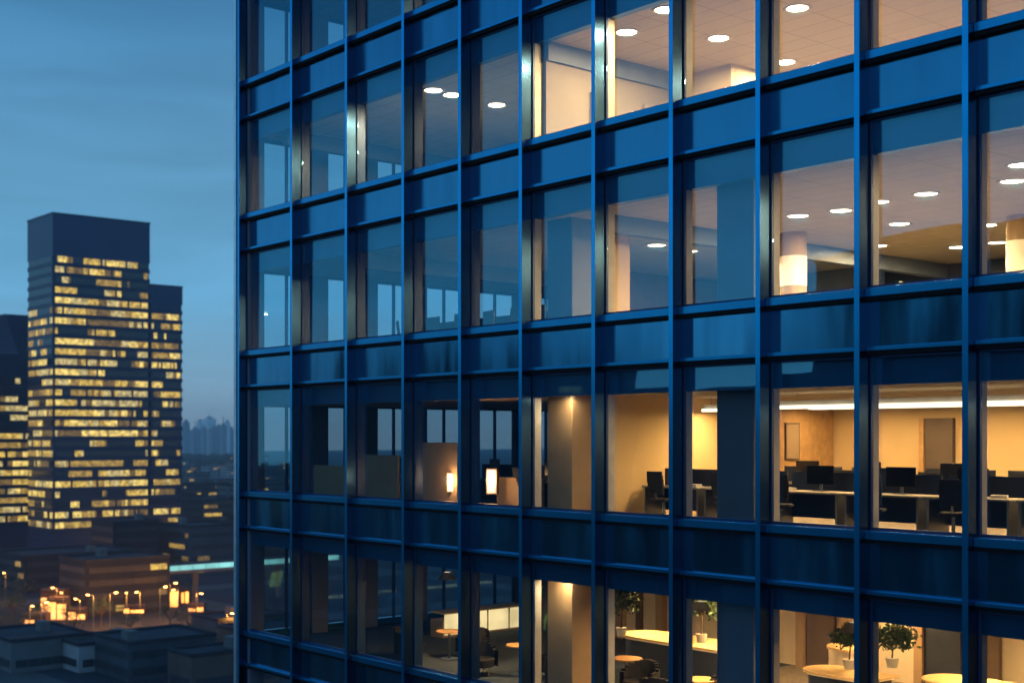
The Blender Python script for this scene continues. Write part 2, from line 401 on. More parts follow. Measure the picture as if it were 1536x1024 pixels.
# lit strip of floor in the left part of the cafe
# ------------------------------------------------------------------ ceiling lights
def lamp_light(kind, energy, size, colour, parent, loc=(0, 0, -.06), size_y=None, spread=None):
    d = bpy.data.lights.new('lamp', 'AREA'); d.energy = energy; d.color = colour
    if size_y: d.shape = 'RECTANGLE'; d.size = size; d.size_y = size_y
    else: d.shape = 'DISK'; d.size = size
    if spread: d.spread = R(spread)
    o = bpy.data.objects.new('lamp', d); col.objects.link(o); o.parent = parent; o.location = loc
    return o
WARM = (1.0, .70, .33)
def downlight(label, x, y, z, e, grp):
    t = thing('ceiling_downlight', label, 'ceiling light', (x, y, z), 0, grp)
    mb = MB(); n = 24
    for i in range(n):
        a, b = 2 * math.pi * i / n, 2 * math.pi * (i + 1) / n
        for (r0, z0, r1, z1) in ((.30, 0, .26, -.03), (.26, -.03, .21, -.012)):
            mb.face([(r0 * math.cos(a), r0 * math.sin(a), z0), (r1 * math.cos(a), r1 * math.sin(a), z1), (r1 * math.cos(b), r1 * math.sin(b), z1), (r0 * math.cos(b), r0 * math.sin(b), z0)])
    mb.build('trim_ring', M['ceiling'], t)
    MB().cyl(0, 0, -.013, -.003, .215, n=24).build('diffuser', M['glowdown'], t)
    lamp_light('', e, .4, WARM, t)
    return t
ordn = ['first', 'second', 'third', 'fourth', 'fifth', 'sixth', 'seventh', 'eighth', 'ninth', 'tenth', 'eleventh', 'twelfth', 'thirteenth', 'fourteenth', 'fifteenth', 'sixteenth']
fl_name = ['topmost visible storey', 'upper lit storey with few lights', 'middle lit storey with many lights', 'meeting storey, added unseen', 'bottom cafe storey, added unseen']
def lights(k, pts, e, grp):
    pts = sorted(pts)
    for i, (x, y) in enumerate(pts):
        downlight('%s round ceiling light from the left on the %s' % (ordn[i], fl_name[k]), x, y, CEIL[k] - .002, e, grp)
f2 = [at_z(*p, CEIL[2] - H) for p in ((1197, 323), (1261, 315), (1317, 302), (1389, 290), (1519, 271), (1349, 335), (1317, 368), (1437, 370), (985, 367), (1033, 376), (1070, 358), (1496, 363), (1480, 337))]
lights(2, f2 + [(-12.2, 22.0), (-10.0, 25.5)], 250, 'round ceiling lights of the middle storey')
f1 = [at_z(*p, CEIL[1] - H) for p in ((1078, 57), (1196, 12), (1340, 70), (1178, 93), (940, 48), (745, 157), (1275, 88), (650, 135), (678, 142))]
lights(1, f1 + [(-13.0, 24), (-14, 28), (-23.6, 22.2), (-18.6, 19.7), ], 300, 'round ceiling lights of the upper storey')  # the lamp closest to the glass is added, out of sight
lights(0, [(-20, 24), (-17, 24), (-14, 24), (-24, 25)], 210, 'round ceiling lights of the top storey')
def linear(label, x0, x1, y, z, e):
    t = thing('linear_light', label, 'ceiling light', ((x0 + x1) / 2, y, z), 0, 'linear ceiling lights')
    h = (x1 - x0) / 2
    MB().box(-h, h, -.06, .06, .0, .10).build('housing', M['pot'], t, bevel=.01)
    MB().box(-h + .02, h - .02, -.14, .14, -.07, -.002).build('diffuser', M['glowline'], t)
    mb = MB()
    for s in (-.8, .8): mb.bar((h * s, 0, .1), (h * s, 0, CEIL[3] - z), .008)
    mb.build('hanger', M['metal'], t)
    lamp_light('', e, h * 2, (1, .64, .27), t, (0, 0, -.085), .2)
    return t
zL = H + .66
linear('long glowing linear light over the desks of the ochre meeting storey', -18.8, XR - 1.2, 22.6, zL, 760)
linear('short linear light at the left end above the first desk', -21.2, -19.2, 23.8, zL, 150)
linear('rear linear light washing the ochre back wall', -21.0, XR - 1.2, 27.6, zL + .1, 680)
lights(3, [(-21.3, 19.52), (-17.9, 19.75)], 20, 'unseen ceiling lights added by the glass of the ochre storey')  # added lamps hidden behind the head panel to light the column fronts
lights(4, [(-21.5, 19.52), (-18.0, 19.75), (-24.4, 19.75)], 26, 'unseen ceiling lights added by the glass of the cafe storey')  # also added out of view, to brighten the columns near the glass
# floor 4 pendants
def pendant(label, x, y, z, e):
    t = thing('pendant_lamp', label, 'pendant lamp', (x, y, z), 0, 'pendant lamps over the cafe counters')
    MB().cyl(0, 0, 0, .18, .24, .10, 20, cap=False).build('shade_or_glow_band', M['metal'], t)
    MB().cyl(0, 0, .03, .12, .07, .05, 12).build('bulb', M['glowdown'], t)
    MB().bar((0, 0, .18), (0, 0, CEIL[4] - z), .006).build('cord', M['screen'], t)
    lamp_light('', e, .3, (1, .58, .21), t, (0, 0, -.02))
pts = [(-22.6, 23.4), (-20.2, 23.4), (-16.5, 24.0), (-14.0, 24.0), (-11.5, 24.0), (-19, 21.2), (-15, 21.0), (-24.5, 21.3), (-27.3, 20.8), (-18.2, 26.5), (-12.8, 26.4)]
for i, (x, y) in enumerate(sorted(pts)):
    pendant('%s pendant lamp from the left in the bottom cafe storey' % ordn[i], x, y, H - 3.65, 95 if x < -24 else 140)
# middle storey columns: warm light on them added as a glowing band
def drum(label, x, y):
    zf, zc = FLOOR[3], CEIL[2]
    t = thing('lit_column', label, 'column', (x, y, zf), 0, 'columns with warm light put in as amber glow')
    MB().cyl(0, 0, 0, zc - zf, .31, n=28).build('shaft', M['tan'], t, smooth=False)
    MB().cyl(0, 0, 1.35, 2.05, .318, n=28).build('shade_or_glow_band', M['glowcolumn'], t, smooth=False)  # no lamp here: the glow is warm light painted onto the shaft
drum('round column with warm light put in as an amber glow behind the third window from right', *at_Z(1190, 31.5))
drum('round column with warm light put in as an amber glow at the right picture edge', *at_Z(1532, 29.0))

# ------------------------------------------------------------------ furniture
def make_desk():
    t = thing('desk', 'x', 'desk')
    MB().box(-.85, .85, -.38, .38, .70, .74).build('desk_top', M['desk'], t, bevel=.008)
    MB().box(-.80, .80, .30, .325, .18, .695).build('modesty_panel', M['modesty'], t)
    MB().box(-.85, .85, .385, .415, .62, 1.12).build('privacy_screen', M['modesty'], t)
    for s in (-1, 1):
        MB().box(s * .8 - .025, s * .8 + .025, -.34, .34, 0, .698).build('leg', M['metal'], t)
    return t
def make_monitor():
    t = thing('monitor', 'x', 'monitor')
    MB().box(-.31, .31, -.015, .02, .14, .52).build('screen', M['screen'], t, bevel=.006)
    MB().box(-.03, .03, .02, .05, .012, .3).build('stand', M['metal'], t)
    MB().box(-.12, .12, -.08, .1, 0, .012).build('base', M['metal'], t)
    return t
def make_chair():
    t = thing('office_chair', 'x', 'chair')
    MB().box(-.24, .24, -.24, .24, .43, .50).build('seat', M['chair'], t, bevel=.03)
    b = MB(); n = 6
    for i in range(n):
        z0, z1 = .58 + i * .085, .58 + (i + 1) * .085
        b.box(-.23 + .01 * abs(i - 3), .23 - .01 * abs(i - 3), .22 + .012 * i, .265 + .012 * i, z0, z1 - .0005)
    b.build('backrest', M['chair'], t)
    MB().bar((0, 0, .08), (0, 0, .43), .03).build('gas_column', M['metal'], t)
    MB().bar((0, .2, .46), (0, .26, .62), .025).build('back_stem', M['metal'], t)
    m = MB()
    for i in range(5):
        a = i * 2 * math.pi / 5; m.bar((0, 0, .10), (.3 * math.cos(a), .3 * math.sin(a), .05), .022)
    m.build('base', M['metal'], t)
    return t
d0, m0, c0 = make_desk(), make_monitor(), make_chair()
d0['group'] = 'desks in the offices'; m0['group'] = 'monitors on the desks'; c0['group'] = 'office chairs'
first = [True]
def workplace(x, y, zf, where, twist=0):
    ld = 'grey desk %s' % where; lm = 'black monitor on desk %s' % where; lc = 'swivel chair at desk %s' % where
    if first[0]:
        for o, l in ((d0, ld), (m0, lm), (c0, lc)): o['label'] = l
        d0.location = (x, y, zf); m0.location = (x - .1, y + .1, zf + .742); c0.location = (x + .2, y - .75, zf); c0.rotation_euler = (0, 0, math.pi); first[0] = False
    else:
        dup(d0, (x, y, zf), 0, ld); dup(m0, (x + rnd.uniform(-.2, .2), y + .1, zf + .742), rnd.uniform(-.3, .3), lm)
        dup(c0, (x + rnd.uniform(-.25, .25), y - .78, zf), math.pi + rnd.uniform(-.7, .7), lc)
zf = FLOOR[4]
for i in range(6):
    workplace(-20.4 + i * 1.82, 22.1, zf, '%s from left, front row, ochre storey' % ordn[i])
for i in range(5):
    workplace(-20.2 + i * 2.0, 26.2, zf, '%s from left, back row, ochre storey' % ordn[i])
zf = FLOOR[3]
for i in range(3):
    workplace(-18.9 + i * 2.1, 30.6, zf, '%s from left, dark back of middle storey' % ordn[i])
zf = FLOOR[4]
for i in range(4):
    workplace(-31.6 + i * 2.3, 22.0, zf, '%s from left, unlit office beside ochre storey' % ordn[i])
zf = FLOOR[3]
for i in range(3):
    workplace(-31.0 + i * 2.4, 23.0, zf, '%s from left, unlit office of middle storey' % ordn[i])
pf = thing('paper_tray', 'white paper tray on desk first from left, front row, ochre storey', 'tray', (-20.9, 22.1, zf), 0, 'paper trays on the desks')
MB().box(-.16, .16, -.12, .12, 0, .012).build('tray_base', M['pot'], pf); MB().box(-.14, .14, -.10, .10, .0125, .06).build('paper', M['pot'], pf)
for i in range(6):
    p = (-20.4 + i * 1.82 + rnd.choice((-.55, .5)), 22.0, FLOOR[4] + .742)
    if i == 0: pf.location = p
    else: dup(pf, p, rnd.uniform(-.4, .4), 'white paper tray on desk %s from left, front row, ochre storey' % ordn[i])
# pictures on the ochre wall
pic = thing('wall_panel', 'dark framed panel hanging on the wood lined wall of the ochre storey', 'picture', (XP + .175, 27.4, FLOOR[4] + 1.25), R(90))
MB().box(-.28, .28, -.02, .018, 0, .95).build('frame', M['brownwall'], pic); MB().box(-.24, .24, -.026, -.0205, .04, .91).build('print', M['tan'], pic)
# cabinets along the dark wall, middle storey
for i, (x, m) in enumerate(((-19.2, 'navy'), (-16.6, 'brownwall'), (-14.0, 'navy'), (-11.4, 'navy'))):
    t = thing('cabinet', '%s tall dark cabinet from the left against the middle storey back wall' % ordn[i], 'cabinet', (x, 32.85, FLOOR[3]), 0, 'dark cabinets')
    MB().box(-1.1, 1.1, -.3, .3, 0, 1.9).build('carcass', M[m], t)
    for s in (-1, 0, 1): MB().box(s * .72 - .34, s * .72 + .34, -.325, -.302, .06, 1.86).build('door', M[m], t)
def wall_lamp(label, px, zr, h, m):
    x = at_y(px, 33.1)
    t = thing('wall_lamp', label, 'lamp', (x, 33.1, H + zr), 0, 'wall lamps of the middle storey')
    MB().box(-.05, .05, .10, .14, 0, h).build('bracket', M['metal'], t)
    MB().cyl(0, 0, .02, h, .055, .045, 14).build('shade_or_glow_band', M[m], t)
for i, (px, zr, h) in enumerate(((930, 3.6, .5), (1030, 3.5, .25), (1048, 3.75, .2), (1066, 4.1, .15), (1248, 3.9, .25), (1334, 3.85, .2), (1351, 3.85, .6), (1372, 3.85, .3), (1433, 4.0, .2), (1492, 3.9, .45))):
    wall_lamp('%s small glowing wall lamp from the left on the dark wall of the middle storey' % ordn[i], px, zr, h, 'glowbar')
# unlit office, ochre storey: low tan cubicle walls and two lit lanterns
zf = FLOOR[4]
for i, (px0, px1, Z, h) in enumerate(((470, 512, 37.5, 1.05), (543, 594, 36.5, 1.35), (625, 655, 34.5, 1.7), (745, 782, 33, .85))):
    xa, ya = at_Z(px0, Z); xb, yb = at_Z(px1, Z)
    t = box('cubicle_screen', M['tan'], None, xa, xa + 1.7, ya, ya + .08, zf, zf + h, bevel=.01)
    tag(t, '%s tan cubicle screen from the left in the unlit office of the third storey' % ordn[i], 'screen', 'tan cubicle screens')
def lantern(label, px0, px1, py0, Z, h):
    xa, ya = at_Z(px0, Z); xb, yb = at_Z(px1, Z); wd = math.hypot(xb - xa, yb - ya)
    t = thing('lit_cabinet', label, 'cabinet', ((xa + xb) / 2, (ya + yb) / 2, FLOOR[4] + .45), R(40), 'lit cabinets')
    MB().box(-wd / 2, wd / 2, -.15, .15, 0, h).build('body', M['tan'], t)
    MB().box(-wd / 2 + .03, wd / 2 - .03, -.165, -.152, .03, h - .03).build('lit_front', M['glowlantern'], t)
    d = bpy.data.lights.new('lamp', 'POINT'); d.energy = 40; d.color = (1, .55, .25); d.shadow_soft_size = .15
    o = bpy.data.objects.new('lamp', d); col.objects.link(o); o.parent = t; o.location = (0, -.35, h * .6)
lantern('bright lit cabinet standing in the fifth window of the ochre storey', 731, 747, 757, 32.5, .62)
lantern('smaller lit cabinet by the right frame of the fourth window', 672, 684, 755, 33.5, .5)
# cafe storey
zf = FLOOR[5]
def counter(label, x0, x1, y0, y1, h, roundend=False):
    t = thing('counter', label, 'counter', ((x0 + x1) / 2, (y0 + y1) / 2, zf), 0, 'cafe counters')
    hx, hy = (x1 - x0) / 2, (y1 - y0) / 2
    def slab(z0, z1, g):
        m = MB(); pts = []
        n = 12
        for i in range(n + 1):
            a = math.pi / 2 + math.pi * i / n
            pts.append((-hx + hy + (hy + g) * math.cos(a), (hy + g) * math.sin(a)))
        pts += [(hx + g, -hy - g), (hx + g, hy + g)]
        m.face([(x, y, z0) for x, y in reversed(pts)]); m.face([(x, y, z1) for x, y in pts])
        for i in range(len(pts)):
            a, b = pts[i], pts[(i + 1) % len(pts)]
            m.face([(a[0], a[1], z0), (b[0], b[1], z0), (b[0], b[1], z1), (a[0], a[1], z1)])
        return m
    slab(0, h - .09, -.08).build('counter_body', M['navy'], t)
    slab(h - .088, h - .05, -.04).build('light_strip', M['glowcounter'], t)
    slab(h - .048, h, .03).build('counter_top', M['ochre'], t)
    return t
counter('long amber cafe counter behind the seventh and eighth windows', -23.4, -19.4, 22.9, 24.1, 1.05)
counter('round ended amber counter behind the ninth window', -17.4, -15.6, 22.3, 23.3, 1.05)
counter('amber counter behind the tenth window, with plants on it', -15.2, -12.0, 23.2, 24.3, 1.05)
t = thing('display_drum', 'pale round drum on the floor behind the round ended counter', 'drum', (-17.6, 24.6, zf))
MB().cyl(0, 0, 0, 1.2, .52, n=28).build('body', M['cream'], t); MB().cyl(0, 0, 1.2, 1.26, .56, n=28).build('top', M['ochre'], t)
# backlit bar at the left
xa, ya = at_Z(655, 39.0); xb, yb = at_Z(790, 45)
zb = H - 5.32
t = thing('backlit_bar', 'backlit bar of glowing cream panels in the dim left part of the cafe', 'bar', (xa, ya, 0))
ln = 7.5
MB().box(-.3, .3, 0, ln, FLOOR[5], zb - .02).build('bar_body', M['tan'], t)
for i in range(9):
    MB().box(.302, .33, .05 + i * .83, .80 + i * .83, zb - .45, zb + .15).build('lit_panel', M['glowbar'], t)
MB().box(-.35, .36, 0, ln, zb + .16, zb + .20).build('bar_top', M['ochre'], t)
# plants: pot, trunk, leafy crown
def plant(label, x, y, z, h, r, seed):
    rr = random.Random(seed)
    t = thing('potted_plant', label, 'plant', (x, y, z), 0, 'potted plants in the cafe')
    MB().cyl(0, 0, 0, .20, .10, .14, 18).build('pot', M['pot'], t)
    m = MB(); m.bar((0, 0, .15), (.02, .01, h * .55), .022, r2=.014)
    tips = []
    for i in range(7):
        a = rr.uniform(0, 6.28); e = Vector((.7 * r * math.cos(a), .7 * r * math.sin(a), h * rr.uniform(.62, .92)))
        m.bar((.02, .01, h * .5), e, .010, 6, r2=.005); tips.append(e)
    m.build('trunk', M['bark'], t)
    lf = MB()
    for i in range(1100):
        c = rr.choice(tips) if rr.random() < .6 else Vector((0, 0, h * .75))
        d = Vector((rr.gauss(0, 1), rr.gauss(0, 1), rr.gauss(0, 1.2))).normalized() * r * rr.uniform(.15, .72)
        p = c + d; a = Vector((rr.gauss(0, 1), rr.gauss(0, 1), rr.gauss(0, .6))).normalized(); b = a.orthogonal().normalized()
        b.rotate(Matrix.Rotation(rr.uniform(0, 6.28), 3, a))
        s = rr.uniform(.07, .14); c2 = a.cross(b)
        lf.face([p, p + b * s * .5 + c2 * s * .25, p + b * s, p + b * s * .5 - c2 * s * .25])
    lf.build('crown', M['leaf'], t)
plant('leafy plant on the long counter behind the seventh window', *at_Z(932, 32.2), zf + 1.05, 1.25, .36, 1)
plant('small bushy tree on the long counter behind the eighth window', *at_Z(1052, 31.2), zf + 1.05, 1.25, .34, 2)
plant('leafy plant beside the ninth and tenth window frame', *at_Z(1274, 27.6), zf + 1.05, .95, .32, 3)
plant('broad bushy plant on the counter behind the tenth window', *at_Z(1338, 27.8), zf + 1.05, .90, .40, 4)
def make_armchair():
    t = thing('armchair', 'x', 'armchair', group='lounge chairs in the cafe')
    MB().cyl(0, 0, .22, .42, .36, .38, 20).build('seat', M['chair'], t, bevel=.03)
    b = MB(); n = 14
    for i in range(n):
        a0, a1 = R(-20) + R(220) * i / n, R(-20) + R(220) * (i + 1) / n
        q = [(r * math.cos(a), r * math.sin(a)) for a in (a0, a1) for r in (.36, .46)]
        z1 = .62 + .2 * math.sin(max(0, (a0 + a1) / 2))
        for f in ([0, 1, 3, 2],): b.face([(q[j][0], q[j][1], z1) for j in f])
        for (u, v) in ((0, 2), (3, 1)): b.face([(q[u][0], q[u][1], .2), (q[v][0], q[v][1], .2), (q[v][0], q[v][1], z1), (q[u][0], q[u][1], z1)])
    b.build('backrest', M['chair'], t)
    for a in (.8, 2.4, 3.9, 5.5): MB().bar((.25 * math.cos(a), .25 * math.sin(a), 0), (.25 * math.cos(a), .25 * math.sin(a), .22), .02).build('leg', M['wood'], t)
    return t
def make_table():
    t = thing('cafe_table', 'x', 'table', group='round cafe tables')
    MB().cyl(0, 0, .71, .74, .36, n=28).build('table_top', M['wood'], t)
    MB().bar((0, 0, .02), (0, 0, .71), .035).build('stem', M['metal'], t); MB().cyl(0, 0, 0, .02, .24, n=20).build('base', M['metal'], t)
    return t
a0, t0_ = make_armchair(), make_table()
spots = [(-28.6, 20.6, 2.2), (-27.4, 21.7, .4), (-25.6, 20.5, 1.2), (-24.2, 21.6, 5), (-22.6, 20.6, 2.8), (-21.0, 21.4, .2), (-19.6, 20.6, 3.6), (-18.4, 21.5, 1.4), (-15.6, 20.9, 2.4), (-13.4, 21.3, .9), (-12.1, 22.0, 4.0)]
for i, (x, y, a) in enumerate(spots):
    l = '%s charcoal tub chair from the left in the cafe storey' % ordn[i]
    if i == 0: a0.location = (x, y, zf); a0.rotation_euler = (0, 0, a); a0['label'] = l
    else: dup(a0, (x, y, zf), a, l)
for i, (x, y) in enumerate([(-28.0, 21.4), (-25.0, 21.3), (-21.9, 21.9), (-19.0, 21.2), (-14.5, 21.5)]):
    l = '%s small round wooden table from the left between the tub chairs' % ordn[i]
    if i == 0: t0_.location = (x, y, zf); t0_['label'] = l
    else: dup(t0_, (x, y, zf), 0, l)

# ------------------------------------------------------------------ ground, roads
def sheet(name, m, x0, x1, y0, y1, z):
    mb = MB(); mb.face([(x0, y0, z), (x1, y0, z), (x1, y1, z), (x0, y1, z)])
    return struct(mb.build(name, m))
sheet('ground', M['ground'], -3880, 480, -780, 4080, 0)
for i, x in enumerate((-205, -292, -372, -452, -640)): sheet('road', M['road'], x - 6, x + 6, -500, 2500, .004 )
for i, y in enumerate((92, 172, 262, 360)): sheet('road', M['road'], -2500, -60, y - 5, y + 5, .008)

# ------------------------------------------------------------------ city buildings
def windows_strip(parent, axis, fixed, a0, a1, z0, z1, sgn, rr, plit, mats, n, sw=.35):
    """one storey's ribbon of windows: a thin box per light, joined as one ribbon"""
    mb = MB(); st = (a1 - a0) / n; run = False
    for i in range(n):
        if rr.random() < sw or i == 0: run = rr.random() < plit
        if i == 0 or rr.random() < .3: pick = 1 + rr.randrange(len(mats) - 1)
        mi = pick if run and rr.random() < .97 else 0
        p, q = a0 + i * st + st * .02, a0 + (i + 1) * st - st * .02
        if axis == 'x': mb.box(min(fixed, fixed + .25 * sgn), max(fixed, fixed + .25 * sgn), p, q, z0, z1, mi)
        else: mb.box(p, q, min(fixed, fixed + .25 * sgn), max(fixed, fixed + .25 * sgn), z0, z1, mi)
    return mb.build('window', mats, parent)
TM = [M['tower_glass']] + M['lit']
def rib_body(mb, x0, x1, y0, y1, z0, z1, pitch, band, zlo, zhi):
    """core with a projecting spandrel rib at every storey"""
    mb.box(x0 + .3, x1 - .3, y0 + .3, y1 - .3, z0, z1)
    z = zlo
    mb.box(x0, x1, y0, y1, z0 + .01, zlo - (pitch - band) * 1.0)
    while z < zhi - .1:
        mb.box(x0, x1, y0, y1, z, z + band, 1); z += pitch
    mb.box(x0, x1, y0, y1, zhi, z1 + .6)
rr = random.Random(21)
tw = thing('office_tower', 'tall dark stepped office tower with rows of golden lit windows', 'tower', (0, 0, 0))
PT, BAND = 3.85, 1.62
ZLO, ZHI = 10.0, 10.0 + PT * 28
ux0, ux1, uy0, uy1, uy2 = -519.0, -493.0, 190.0, 228.7, 242.6
mb = MB(); rib_body(mb, ux0, ux1, uy0, uy1, 0, H + 83.0, PT, BAND, ZLO, 10 + PT * 27); mb.build('wall', [M['tower'], M['tower_rib']], tw)
mb = MB(); rib_body(mb, ux0, ux1 - .02, uy1 + .02, uy2, 0, H + 59.0, PT, BAND, ZLO, 10 + PT * 23); mb.build('wall', [M['tower'], M['tower_rib']], tw)
MB().box(ux0 - .2, ux1 + .2, uy0 - .2, uy1 + .2, H + 83.6, H + 84.2).build('roof', M['tower_rib'], tw)
MB().box(ux0 - .2, ux1 + .1, uy1 + .23, uy2 + .2, H + 59.6, H + 60.2).build('roof', M['tower_rib'], tw)
for k in range(27):
    z0 = ZLO + k * PT + BAND + .02; z1 = z0 + PT - BAND - .04
    p = .88 if k not in (7, 8, 24) else .40
    if k == 26: p = .45
    windows_strip(tw, 'x', ux1 - .28, uy0 + 1, uy1 - .9, z0, z1, 1, rr, p, TM, 44, .16)
    windows_strip(tw, 'y', uy0 + .28, ux0 + 1, ux1 - 1, z0, z1, -1, rr, (.82 if k < 21 else .35) if k < 23 else 0, TM, 24, .15)
    if k < 22: windows_strip(tw, 'x', ux1 - .3, uy1 + .9, uy2 - 1, z0, z1, 1, rr, .62, TM, 16, .18)
t2 = thing('office_tower', 'lower dark office tower with lit floors and a raised roof block at the left edge', 'tower', (0, 0, 0))
mb = MB(); rib_body(mb, -610, -562, 150, 226, 0, 80, PT, BAND, 9, 9 + PT * 16); mb.build('wall', [M['tower'], M['tower_rib']], t2)
mb = MB(); k0 = len(mb.v)
mb.v += [(-600, 205, 80.6), (-570, 205, 80.6), (-570, 214, 80.6), (-600, 214, 80.6), (-600, 199, 98), (-570, 199, 98), (-570, 214, 98), (-600, 214, 98)]
for f in ((0, 3, 2, 1), (4, 5, 6, 7), (0, 1, 5, 4), (1, 2, 6, 5), (2, 3, 7, 6), (3, 0, 4, 7)): mb.f.append(list(f)); mb.mi.append(0)
mb.build('roof_block', M['tower'], t2)
for k in range(16):
    z0 = 9 + k * PT + BAND + .02; z1 = z0 + PT - BAND - .04
    windows_strip(t2, 'x', -562.28, 151, 225, z0, z1, 1, rr, .75 if k < 14 else .3, TM, 70, .15)
# low blocks
WN = {0: 'slate', 1: 'grey', 2: 'brown', 3: 'pale', 4: 'near black'}
used = []
def low_block(label, cat, cx, cy, wx, wy, h, wi, plit=.12, grp='low buildings below the towers', kind='low_building', floors=None):
    t = thing(kind, label, cat, (cx, cy, 0), 0, grp)
    hx, hy = wx / 2, wy / 2
    b = MB(); b.box(-hx, hx, -hy, hy, 0, h); b.build('wall', M['walls'][wi], t)
    r = MB(); r.box(-hx - .15, hx + .15, -hy - .15, -hy + .25, h + .003, h + .7); r.box(-hx - .15, hx + .15, hy - .25, hy + .15, h + .003, h + .7)
    r.box(-hx - .15, -hx + .25, -hy + .25, hy - .25, h + .003, h + .7); r.box(hx - .25, hx + .15, -hy + .25, hy - .25, h + .003, h + .7)
    r.box(-hx + .25, hx - .25, -hy + .25, hy - .25, h + .003, h + .1)
    r.build('roof', M['roof'], t)
    u = MB(); ux, uy = rr.uniform(-.4, .4) * wx, rr.uniform(-.4, .4) * wy
    u.box(ux - 1.5, ux + 1.5, uy - 1, uy + 1, h + .105, h + 2.2); u.build('roof_plant', M['walls'][1], t)
    nf = floors or max(1, int(h / 3.4))
    for k in range(nf):
        z0 = 1.0 + k * (h - .6) / nf
        windows_strip(t, 'x', hx - .2, -hy + .8, hy - .8, z0, z0 + 1.5, 1, rr, plit, [M['block_glass'], M['lit'][3], M['lit'][1], M['lit'][0]], max(3, int(wy / 2.4)))
        windows_strip(t, 'y', -hy + .2, -hx + .8, hx - .8, z0, z0 + 1.5, -1, rr, plit, [M['block_glass'], M['lit'][3], M['lit'][1]], max(3, int(wx / 2.4)))
    return t
def block_at(px, Z, *a, **k):
    x, y = at_Z(px, Z); return low_block(a[0], a[1], x, y, *a[2:], **k)
used = [(-506, 215, 24, 38), (-586, 190, 34, 48)]
def free(x, y, hx, hy):
    for a, b, c, d in used:
        if abs(x - a) < hx + c + 2 and abs(y - b) < hy + d + 2: return False
    for rx in (-205, -292, -372, -452, -640):
        if abs(x - rx) < hx + 6.5: return False
    for ry in (92, 172, 262, 360):
        if abs(y - ry) < hy + 5.5: return False
    return True
def claim(x, y, hx, hy): used.append((x, y, hx, hy))
special = [(98, 412, 'near black block at the foot of the tall tower with amber lit ground floor', 24, 34, 10.5, 4, .10),
           (140, 268, 'pale house front in the lower left foreground of the city', 12, 11, 5.2, 3, 0),
           (232, 262, 'slate blue block beside the pale house in the lower foreground', 16, 18, 7.0, 0, .02),
           (50, 272, 'long grey block at the bottom left picture corner', 20, 16, 6.0, 1, 0),
           (315, 640, 'brown block glowing under orange lamps right of the tall tower', 24, 20, 16, 2, .25),
           (305, 900, 'pale wide hall right of the tall tower', 40, 60, 14, 3, .15)]
for px, Z, lab, wx, wy, h, wi, pl in special:
    x, y = at_Z(px, Z); claim(x, y, wx / 2, wy / 2); low_block(lab, 'building', x, y, wx, wy, h, wi, pl)
n = 0
for tries in range(2500):
    Z = 235 + 1500 * rr.random() ** 1.6; px = rr.uniform(-60, 420)
    x, y = at_Z(px, Z); wx, wy = rr.uniform(9, 26), rr.uniform(9, 30); h = rr.choice((5, 6.5, 8, 10, 12, 14)) + (rr.random() < .1) * 8 + (Z > 600) * 3
    if 283 < Z < 350 and px < 320: continue
    if Z < 340: h = min(h, 6.5); wx = min(wx, 17); wy = min(wy, 18)
    if not free(x, y, wx / 2, wy / 2) or x > -130: continue
    claim(x, y, wx / 2, wy / 2); wi = rr.choice((0, 0, 1, 2, 4, 4, 3) if Z > 520 else (0, 0, 2, 4, 4, 4))
    zone = 'near the bottom edge of the picture' if Z < 330 else 'around the foot of the tall tower' if Z < 520 else 'beyond the tall tower' if Z < 900 else 'far off below the skyline'
    low_block('small %s flat roofed building %s' % (WN[wi], zone), 'building', x, y, wx, wy, h, wi, .02 if Z < 340 else .16)
    n += 1
    if n >= 105: break
# blocks on the other side of the street, seen mirrored in the glass
def mirror_block(px, Z, wx, wy, top, wi, lab, plit):
    x, y = at_Z(px, Z); y = 2 * GY - y
    low_block(lab, 'building', x + wx / 2, y - wy / 2, wx, wy, top, wi, plit, 'buildings mirrored in the glass', 'city_block', max(3, int(top / 4)))
mirror_block(1226, 150, 40, 30, 66, 4, 'dark block mirrored in the right spandrels of the blue facade', .04)
mirror_block(470, 260, 46, 40, 63, 0, 'slate block mirrored in the left spandrels of the blue facade', .06)
mirror_block(690, 300, 108, 40, 55.5, 4, 'dark block mirrored low in the middle of the facade', .10)
for i, (x, y, wx, wy, h, wi) in enumerate(((-150, -70, 22, 26, 22, 2), (-190, -60, 26, 22, 30, 0), (-120, -130, 30, 26, 26, 1), (-260, -70, 40, 30, 26, 4), (-200, -180, 44, 40, 34, 0), (-330, -150, 40, 44, 36, 4), (-60, -90, 20, 24, 20, 2), (-95, -60, 18, 22, 16, 1))):
    low_block('%s city block opposite the blue facade, seen only as a reflection' % ordn[i], 'building', x, y, wx, wy, h, wi, .12, 'buildings mirrored in the glass', 'city_block')
# street trees between the blocks
def make_tree(seed):
    q = random.Random(seed)
    t = thing('street_tree', 'dark street tree among the low blocks below the towers', 'tree', (0, 0, 0), 0, 'street trees in the city')
    m = MB(); m.bar((0, 0, 0), (.2, .1, 3.2), .22, r2=.13); tips = []
    for i in range(8):
        a = q.uniform(0, 6.28); e = Vector((2.1 * math.cos(a), 2.1 * math.sin(a), q.uniform(4, 7))); m.bar((.2, .1, 3.0), e, .10, 6, r2=.03); tips.append(e)
    m.build('trunk', M['bark'], t)
    lf = MB()
    for i in range(500):
        p = q.choice(tips) + Vector((q.gauss(0, .75), q.gauss(0, .75), q.gauss(0, .7)))
        a = Vector((q.gauss(0, 1), q.gauss(0, 1), q.gauss(0, 1))).normalized(); b = a.orthogonal().normalized(); c = a.cross(b); z = q.uniform(.22, .42)
        lf.face([p, p + b * z * .5 + c * z * .3, p + b * z, p + b * z * .5 - c * z * .3])
    lf.build('crown', M['leaf'], t); return t
